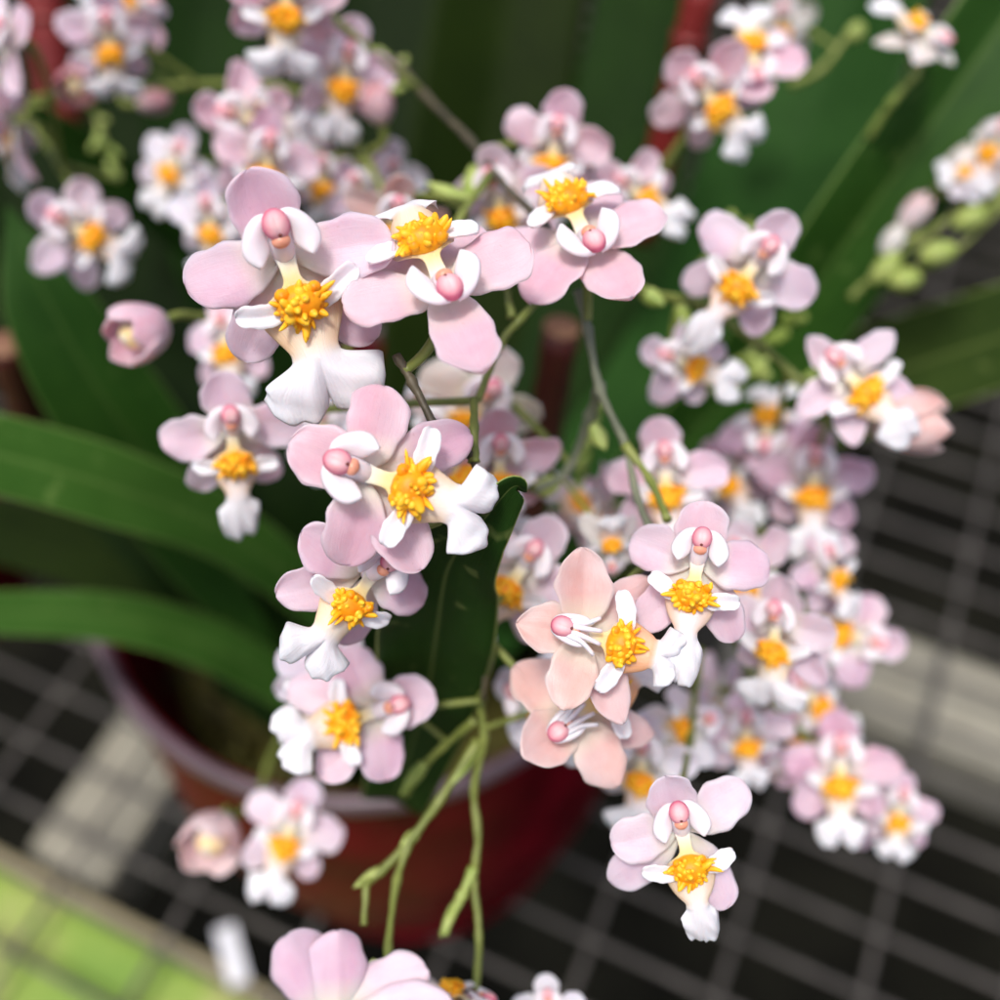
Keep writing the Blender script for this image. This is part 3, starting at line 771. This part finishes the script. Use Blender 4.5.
# ================================================================== FLOWER STEMS
spike('dark slender stem running behind the central flowers to the curled leaf',
      [(396, 355, 97), (412, 382, 97), (438, 430, 97), (470, 455, 99), (482, 500, 101), (484, 560, 110), (490, 640, 116), (482, 700, 120)], .42, 'stem_dark',
      [([(474, 462, 99), (474, 430, 100), (474, 400, 102)], .5, 'stem_green')], [(438, 462, 98, 440, 440, 97, 1.6), (436, 466, 98.5, 446, 446, 98, 1.2)])
spike('green stem hanging over the pot rim to the bottom edge',
      [(494, 645, 120), (481, 700, 122), (484, 738, 123), (474, 790, 124), (478, 835, 123), (474, 882, 122), (479, 935, 120), (474, 1030, 118)], .48, 'stem_green',
      [([(478, 740, 123), (440, 800, 121), (410, 840, 120), (380, 872, 119), (362, 886, 118)], .55, 'stem_green'),
       ([(410, 840, 120), (397, 880, 118), (388, 950, 112), (388, 1030, 106)], .45, 'stem_green'),
       ([(475, 720, 123), (445, 745, 126), (425, 765, 128), (405, 795, 130)], .5, 'stem_green'),
       ([(366, 884, 118), (364, 925, 116)], .4, 'stem_green'),
       ([(474, 868, 122), (462, 895, 121), (444, 934, 120)], .6, 'bud_green')],
      [(478, 745, 123, 452, 785, 121, 1.5), (418, 832, 120, 400, 846, 119.5, 1.4), (384, 868, 119, 353, 888, 118, 1.3), (424, 764, 127, 400, 796, 129, 1.7), (458, 900, 121, 440, 938, 119.5, 1.25), (376, 960, 110, 356, 1000, 108, 1.4)])
spike('grey brown stem coming down from the upper centre',
      [(395, 60, 160), (425, 95, 150), (470, 140, 138), (500, 180, 128), (545, 225, 115), (560, 250, 112)], .55, 'stem_dark',
      [([(490, 175, 130), (462, 215, 124), (455, 235, 118)], .55, 'stem_green')], [(470, 205, 128, 425, 182, 130, 2.2), (474, 165, 134, 468, 205, 130, 2.2)])
spike('grey green stem between the central and right hand sprays',
      [(578, 290, 112), (588, 330, 112), (600, 390, 113), (625, 445, 114), (638, 500, 112), (660, 550, 106)], .5, 'stem_grey',
      [([(600, 385, 116), (590, 415, 122), (568, 470, 126), (535, 490, 124)], .6, 'stem_grey'), ([(625, 445, 114), (650, 480, 112), (668, 520, 108)], .5, 'stem_green')],
      [(592, 425, 122, 606, 450, 121, 2), (560, 480, 126, 532, 492, 124, 2.6)])
spike('bright green thin stem forking behind the two upturned flowers',
      [(560, 275, 116), (540, 298, 114), (520, 320, 112), (500, 345, 112), (478, 400, 108)], .5, 'stem_green', [([(512, 318, 112), (506, 285, 113), (500, 268, 114)], .45, 'stem_green')])
spike('olive stem reaching right to the upper right flower',
      [(585, 250, 125), (640, 290, 130), (700, 305, 135), (760, 345, 138), (800, 380, 136), (835, 400, 134)], .65, 'stem_green', [([(700, 305, 135), (740, 300, 132)], .5, 'stem_green')],
      [(640, 290, 130, 665, 305, 129, 2.2), (680, 305, 133, 690, 345, 134, 2.4)])
spike('olive stem of the far left flowers', [(-20, 60, 180), (20, 110, 178), (60, 165, 172), (85, 215, 165)], .7, 'stem_green', [([(20, 110, 178), (75, 95, 176)], .5, 'stem_green'), ([(60, 165, 172), (120, 180, 176)], .5, 'stem_green')])
spike('olive stem among the upper left flowers', [(120, 90, 185), (190, 85, 178), (270, 85, 170), (330, 110, 160), (372, 170, 155), (398, 225, 145)], .7, 'stem_green',
      [([(270, 85, 170), (290, 20, 160)], .5, 'stem_green'), ([(330, 110, 160), (262, 150, 165), (190, 165, 172)], .5, 'stem_green')])
spike('green stem of the lower right flowers', [(690, 520, 135), (720, 600, 138), (760, 690, 145), (810, 740, 150), (880, 790, 156)], .6, 'stem_green',
      [([(720, 600, 138), (790, 610, 145), (845, 630, 152)], .5, 'stem_green'), ([(700, 650, 140), (690, 740, 130), (680, 790, 112)], .5, 'stem_green')])
spike('pale green stem with buds in the upper right', [(850, 298, 172), (880, 270, 172), (940, 225, 170), (1010, 165, 168)], .55, 'stem_green', [([(880, 270, 172), (940, 262, 171), (1010, 200, 168)], .5, 'stem_green')])
spike('pale stalk rising across the broad leaf to the cream flower', [(868, 136, 170), (892, 102, 164), (915, 75, 160), (925, 55, 158)], .6, 'bud_green')
spike('thin stem reaching up between the upper right flowers', [(655, 180, 165), (690, 130, 160), (720, 110, 155), (755, 90, 152)], .7, 'stem_green', [([(790, 85, 190), (820, 70, 190), (848, 35, 190)], .7, 'stem_green')])
spike('green stem of the far lower left flower', [(300, 700, 190), (270, 760, 180), (262, 800, 172), (285, 830, 160)], .6, 'stem_green', [([(262, 800, 172), (215, 825, 165)], .5, 'stem_green')])

# ================================================================== FLOWERS
F = flower
# --- sharp ones, each its own shape
F(284, 256, 93, 1.05, -17, 4, -4, 'lav', 'largest pink flower, facing front with a broad frilled white lip', wmid=1.05, fwd=.18, ped=(330, 330, 106), length=1.0, sideang=22, body=1.0)
F(442, 288, 93, 1.02, 154, -8, 40, 'pink', 'upturned pink flower with its yellow crest on top, overlapping the largest flower', fwd=-.5, wmid=.6, length=.5, dors=1.62, sideang=20, ped=(404, 372, 97))
F(585, 242, 104, .98, 152, -6, 40, 'pink', 'upturned pink flower above the grey green stem, its two rosy petals hanging', fwd=-.5, wmid=.6, length=.5, dors=1.4, pang=(80, 58), lang=(145, 118), sideang=20, ped=(588, 320, 111))
F(366, 474, 92, .98, -70, 4, 2, 'pink', 'pink flower lying on its side above the dark leaf, white lip to its right', wmid=.82, fwd=.1, length=.68, ped=(440, 440, 98), latang=140)
F(368, 572, 99, .84, 36, 14, -18, 'lav', 'flower directly under the sideways pink flower, its white lip hanging down left', wmid=.85, fwd=.25, length=.8)
F(374, 712, 116, .92, 72, 6, 0, 'lav', 'lowest open flower hanging over the pot rim, turned on its side', wmid=.8, fwd=.2, length=.7)
F(582, 634, 97, .86, -74, 12, 0, 'peach', 'upper of the two peach flowers, star shaped with a cupped orange lip', star=True, wmid=.63, fwd=.7, length=.42, cup=.5, wing=.5, lang=(128, 128), pang=(80, 78), petcup=.35, petb=.1, pw=1.05)
F(574, 720, 105, .90, -126, 10, 8, 'peach', 'lower of the two peach flowers, yellow crest half hidden', star=True, wmid=.6, fwd=.6, length=.6, cup=.3, wing=.5, lang=(134, 134), pang=(80, 78), petcup=.35, petb=.1, pw=1.1)
F(697, 563, 98, .80, 10, 2, 2, 'lav', 'pale lilac front-facing flower right of the upper peach flower', wmid=.45, fwd=.1)
F(681, 829, 99, .82, -12, 6, -16, 'pale', 'pale pink flower lowest on the right, alone over the dark wire mesh', wmid=.42, fwd=-.1, lang=(120, 160), pang=(88, 62), length=.8)
F(231, 428, 117, .90, -6, 4, -20, 'pale', 'flower hanging alone below left of the largest flower, before a dark leaf', wmid=.5, fwd=.1)
F(758, 261, 124, .92, 38, -4, -6, 'pale', 'pale flower in front of the broad dark leaf at upper right', wmid=.45, fwd=.1)
F(844, 374, 128, .88, -42, 10, 6, 'pale', 'pale star shaped flower beside the peach half open bud', star=True, wmid=.6, length=.8, pw=.8)
F(526, 565, 120, .88, 35, -8, -4, 'pale', 'blurred pale flower just right of the curled leaf tip', wmid=.5)
# --- softer ones
F(674, 360, 134, .68, -68, 14, 0, 'pale', 'small pale flower below the olive stem, yellow crest on its right', 1)
F(664, 468, 128, .86, -4, 4, -4, 'lav', 'lilac flower right above the pale lilac front-facing flower', 3)
F(612, 505, 142, .82, -30, -95, 10, 'mauve', 'mauve flower turned away, behind the grey green stem', 4)
F(610, 552, 124, .50, 175, 10, -35, 'cream', 'tiny half open cream flower above the upper peach flower', 3)
F(814, 470, 146, .90, 2, 4, -6, 'mauve', 'mauve flower with a white lip below the pale star flower', 1)
F(768, 444, 152, .88, 178, -10, 40, 'mauve', 'mauve upside down flower with its crest on top, left of the mauve white lipped one', 4)
F(780, 622, 122, .80, 10, -20, -14, 'pale', 'white lipped flower right of the pale lilac front-facing flower', 2)
F(822, 562, 146, .70, -30, 50, 0, 'lav', 'small flower in profile facing the mesh, right of the white lipped flower', 3)
F(862, 640, 150, .80, 105, 8, 0, 'lav', 'small flower farthest right at the level of the pale beam', 0)
F(840, 758, 146, .92, 2, 2, -8, 'mauve', 'mauve flower with three rosy petals above it, under the pale beam', 3)
F(786, 772, 152, .90, 205, -60, 60, 'mauve', 'mauve flower seen from behind, left of the rosy one under the beam', 4)
F(900, 803, 152, .66, 10, 8, -10, 'lav', 'small flower at the lower right tip of the spray', 1)
F(862, 808, 158, .72, 60, 130, 20, 'mauve', 'mauve flower back between the rosy one and the tip flower', 0)
F(744, 722, 142, .74, -8, 12, -30, 'pale', 'blurred flower with an orange crest left of the rosy flower under the beam', 3)
F(644, 752, 128, .80, 8, -10, -24, 'white', 'white blurred flower tucked under the lower peach flower', 2)
F(692, 726, 134, .66, 70, 30, 10, 'white', 'small white flower between the lower peach flower and the orange crested one', 1)
F(720, 690, 150, .85, 30, -120, 0, 'pale', 'pale flower turned away behind the white lipped flower', 4)
F(335, 668, 122, .82, 20, -10, -20, 'white', 'white flower half hidden between two flowers over the pot', 2)
F(293, 822, 150, .86, 18, -2, -6, 'pale', 'small pale flower in front of the red pot beside a pink bud', 1)
F(338, 1016, 84, .87, 188, 8, 166, 'lav', 'lilac flower at the bottom edge seen from behind', pang=(62, 30), lang=(88, 112), ped=(345, 1080, 100))
F(470, 1012, 110, .62, 150, 40, 70, 'pink', 'pink flower cut off at the bottom, right of the hanging stem', 0)
F(548, 1010, 120, .5, 0, 0, 10, 'white', 'white petal tips at the bottom edge over the dark mesh', 1)
F(748, 566, 132, .80, -20, -30, 10, 'pale', 'pale flower wedged between the lilac front-facing flower and the profile flower', 4)
F(800, 694, 156, .84, -40, 30, 10, 'mauve', 'mauve flower left above the rosy flower under the beam', 0)
F(536, 700, 128, .80, -60, -40, 0, 'white', 'white flower peeping out left of the lower peach flower', 1)
F(590, 520, 150, .80, 120, 40, 30, 'mauve', 'mauve flower low behind the stem, above the tiny cream flower', 3)
F(455, 462, 124, .80, -40, -20, 10, 'pink', 'pink flower behind the dark slender stem, above the dark leaf', 2)
F(448, 405, 138, .80, 10, -30, -10, 'white', 'white flower behind the fork of the dark stem', 3)
F(728, 470, 158, .74, -30, -30, 0, 'mauve', 'mauve flower left of the mauve white lipped one, deep in the spray', 1)
# --- upper left
F(286, -16, 136, .92, 4, 2, -12, 'pink', 'flower at the top edge with a long white lip, above the largest flower', 2)
F(345, 62, 148, .85, 10, 6, -10, 'lav', 'lilac flower near the top beside a rosy bud', 1)
F(108, 28, 160, .85, -2, 0, -16, 'pale', 'pale flower near the top left in front of the dark leaf', 0)
F(136, 8, 172, .8, 90, 40, 40, 'pink', 'pink flower at the top edge behind the pale top left one', 4)
F(8, 40, 152, .95, 60, -60, 10, 'pale', 'pale flower cut by the left edge near the top', 2)
F(12, 120, 160, .85, 30, -110, 0, 'lav', 'lilac flower turned away at the left edge', 4)
F(66, 226, 152, .88, -62, 14, 4, 'pale', 'lone pale flower at left above the pointed leaf', 2)
F(236, 118, 150, .90, -80, 16, 8, 'pink', 'pink flower above the largest flower, orange crest to its right', 1)
F(266, 150, 146, .84, 8, 8, -14, 'lav', 'lilac flower immediately above the largest flower', 0)
F(180, 158, 166, .74, 28, -20, 0, 'white', 'small white flower left of the pink upper cluster', 3)
F(322, 168, 156, .70, 0, 0, -20, 'lav', 'small blurred flower behind the top petal of the largest flower', 1)
F(356, 186, 158, .72, -40, 20, -10, 'pale', 'pale small flower above the upturned flower overlapping the largest', 0)
F(388, 168, 162, .72, 10, 10, -30, 'white', 'white small flower behind the grey brown stem', 3)
F(212, 212, 152, .74, 0, -18, -12, 'white', 'white flower left behind the largest flower', 2)
F(228, 335, 148, .78, -10, -20, 10, 'lav', 'lilac flower behind the lower left of the largest flower', 4)
F(396, 208, 132, .74, 10, 0, -30, 'peach', 'peach flower behind the crest of the overlapping upturned flower', 1)
F(322, 418, 146, .72, -4, 0, -20, 'white', 'bluish white flower behind the lip of the largest flower', 3)
# --- upper centre and right
F(556, 138, 138, .84, 10, -2, -10, 'pink', 'pink flower above the two upturned flowers, facing front', 1)
F(500, 190, 134, .84, -12, -16, -10, 'pale', 'pale flower behind the upturned flower with hanging petals, to its left', 2)
F(626, 188, 146, .74, -58, 20, 0, 'pink', 'small pink flower beside the dark red stake, in profile', 3)
F(700, 88, 148, .90, -44, 16, -8, 'pink', 'pink flower with a round white lip at the upper right', 1)
F(754, 72, 150, .84, 172, 4, 36, 'pink', 'pink upside down flower with its yellow crest on top at upper right', 4)
F(782, 16, 192, .74, 0, 0, -10, 'cream', 'blurred cream flower at the top edge', 0)
F(498, 452, 122, .84, -4, 8, -24, 'pink', 'flower peeping above the curled leaf tip', 1)
F(482, 392, 134, 1.0, 30, 0, -30, 'cream', 'cream flower behind the hanging petal of the overlapping upturned flower', 2)
F(1004, 140, 164, .72, 20, -30, 20, 'cream', 'cream flower at the right edge above the green buds', 0)
F(975, 175, 166, .5, 90, 20, 30, 'white', 'small white flower on the budding stem at right', 2)

# ================================================================== BUDS
bud(140, 332, 126, 6.6, 6.4, (-.6, -.5, .75), 'pink', 'pink bud hanging left of the largest flower on a curved stalk', open_=.5, ped=(205, 318, 134))
bud(908, 422, 130, 8.5, 7.0, (.85, -.1, .25), 'peach', 'peach half open bud beside the pale star flower', open_=.5, ped=(868, 396, 134))
bud(213, 838, 150, 6.6, 7.6, (-.1, -.45, .9), 'blush', 'peach pink bud in front of the red pot', open_=.8, ped=(240, 815, 165))
bud(76, 88, 165, 7.0, 5.6, (.2, -.3, .8), 'rose', 'rosy bud at the upper left by the red stake', open_=.3, ped=(30, 100, 178))
bud(155, 102, 178, 5.5, 3.6, (.9, 0, .2), 'rose', 'slim russet bud right of the rosy upper left bud', ped=(120, 92, 184))
bud(378, 102, 148, 5.6, 3.9, (-.1, .7, .5), 'rose', 'rosy bud at the top beside the lilac flower', ped=(372, 150, 155))
F(926, 44, 158, .74, 150, 52, 48, 'cream', 'open cream bloom at the upper right corner, seen from its side over the broad leaf', 5)
bud(962, 165, 169, 6.5, 4.6, (.6, .6, .4), 'cream', 'cream bud high on the budding stem at the right edge', open_=.3, ped=(975, 195, 170))
bud(915, 212, 170, 6.0, 3.6, (.5, .7, .3), 'blush', 'buff bud above the plump green buds at right', open_=.2, ped=(925, 235, 171))
bud(893, 240, 170, 5.0, 3.0, (.4, .8, .3), 'cream', 'narrow cream bud left of the buff bud', ped=(890, 262, 172))
GB = 'green buds on the pale stem'
def green_bud(px, py, d, L, W, direc, label):
    z = (RC @ Vector(direc)).normalized(); q = Vector((0, 0, 1)).rotation_difference(z).to_matrix()
    mb = MB(); nu, nv = 16, 18
    t = np.linspace(0, 1, nu)[:, None]; a = np.linspace(0, 6.2832, nv, endpoint=False)[None]
    r = W / 2 * np.sqrt(np.clip(np.sin(math.pi * np.clip(t * .96 + .02, 0, 1)), 0, 1)) * (1 + .07 * np.cos(3 * a + t * 2))
    mb.grid(np.stack([r * np.cos(a), r * np.sin(a), (t - .5) * L + 0 * a], -1) * MM, np.stack([t + 0 * a, a / 6.28 + 0 * t], -1), wrap=True)
    o = mb.build('green_bud', MATS['bud_green']); o.location = P(px, py, d); o.rotation_euler = q.to_euler()
    tag(o, label, 'bud', GB)
green_bud(938, 253, 168, 5.6, 3.9, (.8, .2, .3), 'plump green bud lowest on the pale budding stem')
green_bud(970, 217, 168, 5.6, 4.0, (.8, .5, .3), 'plump green bud in the middle of the pale budding stem')
green_bud(1000, 198, 169, 5.6, 4.0, (.7, .6, .3), 'plump green bud cut by the right edge')
green_bud(885, 268, 170, 6.0, 3.4, (.5, .6, .3), 'slim green bud at the left end of the pale budding stem')
green_bud(905, 280, 170, 5.0, 3.6, (.8, .1, .3), 'small dull green bud under the slim one')
green_bud(855, 32, 190, 3.6, 3.0, (.5, .7, .3), 'tiny green bud at the top of a thin stalk near the upper right')

# small green side shoots between the flowers
def sprig(px, py, d, direc, label, n=5, L=11, seed=0):
    rng = random.Random(seed * 13 + 5)
    e = empty('bud_sprig', P(px, py, d)); tag(e, label, 'shoot', 'green side shoots')
    dv = RC @ Vector(direc).normalized()
    mb = MB(); pts = [np.array(dv) * L * MM * t + np.array((0, 0, -1)) * t * t * 2 * MM for t in np.linspace(0, 1, 8)]
    mb.tube(pts, [.5 * MM] * 8, n=6); mb.build('stalk', MATS['stem_green'], e)
    for k in range(n):
        t = (k + .6) / n; p = pts[int(t * 7)]; sd_ = np.array(RC @ Vector((rng.uniform(-1, 1), rng.uniform(-1, 1), rng.uniform(0, .6)))); sd_ /= np.linalg.norm(sd_)
        dd = np.array(dv) * .7 + sd_ * .7; dd /= np.linalg.norm(dd); a = np.cross(dd, (0.3, .2, .9)); a /= np.linalg.norm(a); b_ = np.cross(dd, a)
        mb = MB(); mb.ball(p + dd * 1.8 * MM, np.array((.75, .75, 1.9)) * MM * rng.uniform(.7, 1.2), np.stack([a, b_, dd], 1), nu=9, nv=10)
        mb.build('bud', MATS['bud_green'], e)
sprig(700, 395, 160, (.6, .3, .1), 'green shoot below the small pale flower by the olive stem', seed=1)
sprig(735, 365, 165, (.6, .5, .1), 'green shoot under the pale flower at upper right', seed=2, n=7, L=14)
sprig(600, 400, 160, (-.2, -.8, .1), 'green shoot right of the dark red cut stake', seed=3, n=6, L=13)
sprig(560, 520, 165, (.5, -.2, .1), 'green shoot above the blurred pale flower by the leaf tip', seed=4, n=6, L=14)
sprig(700, 265, 160, (.5, .5, .1), 'green shoot left of the pale flower at upper right', seed=5)
sprig(380, 120, 170, (.2, .9, .1), 'green shoot below the rosy top bud', seed=6)
sprig(95, 110, 195, (.2, -.6, .1), 'olive shoot below the rosy upper left bud', seed=7, n=8, L=12)
sprig(790, 380, 170, (.7, -.2, .1), 'green shoot left of the pale star flower', seed=8, n=6, L=12)

# ================================================================== STAKES, TAG, OTHER POT
stake_m = m_simple('red_brown_stake', (0.035, 0.006, 0.005), (0.085, 0.014, 0.010), 60, 0.45, bmp=0.3)
stake_r = m_simple('red_stake', (0.13, 0.008, 0.008), (0.22, 0.02, 0.016), 60, 0.4, bmp=0.3)
cut_m = m_simple('cut_wood', (0.16, 0.07, 0.04), (0.25, 0.13, 0.07), 120, 0.7)
def stake(a, b, r, mat, label, ring=None):
    A = P(*a); B = P(*b); e = empty('plant_stake', A); tag(e, label, 'stake', 'dark red plant stakes')
    d = np.array(B - A)
    mb = MB(); mb.tube([d * t for t in np.linspace(0, 1, 14)], [r * MM * (1 + .06 * math.sin(t * 9)) for t in range(14)], n=16); mb.build('shaft', mat, e)
    mb = MB(); u = d / np.linalg.norm(d); a_ = np.cross(u, (.3, .5, .8)); a_ /= np.linalg.norm(a_); mb.ball((0, 0, 0), (r * MM * 1.03, r * MM * 1.03, r * MM * .35), np.stack([a_, np.cross(u, a_), u], 1), nu=9, nv=18); mb.build('cut_end', cut_m, e)
    if ring:
        for t in ring:
            mb = MB(); mb.tube([d * t - u * .0008, d * t, d * t + u * .0008], [r * MM * 1.05, r * MM * 1.15, r * MM * 1.05], n=16); mb.build('joint', mat, e)
stake((562, 328, 165), (524, 560, 205), 2.9, stake_m, 'dark red cut stake behind the upturned flowers', ring=[.42])
stake((704, -20, 185), (640, 240, 215), 3.0, stake_r, 'dark red stake behind the pink flower with a round white lip', ring=[.2])
stake((40, -30, 205), (62, 130, 215), 4.2, stake_r, 'red stake at the top left corner', ring=[.3])
stake((4, 345, 185), (46, 470, 215), 3.0, stake_m, 'dark red stake at the left edge behind the pointed leaf')
tag_m = m_simple('white_plastic', (0.66, 0.68, 0.74), (0.74, 0.76, 0.82), 80, 0.4)
a = on_plane(224, 925, .012); b = on_plane(240, 985, .004)
mb = MB(); mid = (a + b) / 2; u = (b - a).normalized(); s_ = u.cross(Vector((0, 0, 1))).normalized(); nn = s_.cross(u)
mb.box((0, 0, 0), ((b - a).length * 0.95, .0062, .0008), np.stack([np.array(u), np.array(s_), np.array(nn)], 1))
o = mb.build('plant_label', tag_m, flat=True); o.location = mid; tag(o, 'white plastic plant label lying at the foot of the red pot', 'label')
# second pot, just cut by the left edge
pot2 = empty('flower_pot', on_plane(-20, 600, 0.002)); tag(pot2, 'small rusty red pot cut by the left edge', 'plant pot')
prof = [(.001, 0), (.019, 0), (.020, .003), (.026, .05), (.028, .05), (.028, .056), (.025, .056), (.024, .03), (.001, .028)]
lathe(prof, 40).build('body', m_pot(), pot2)
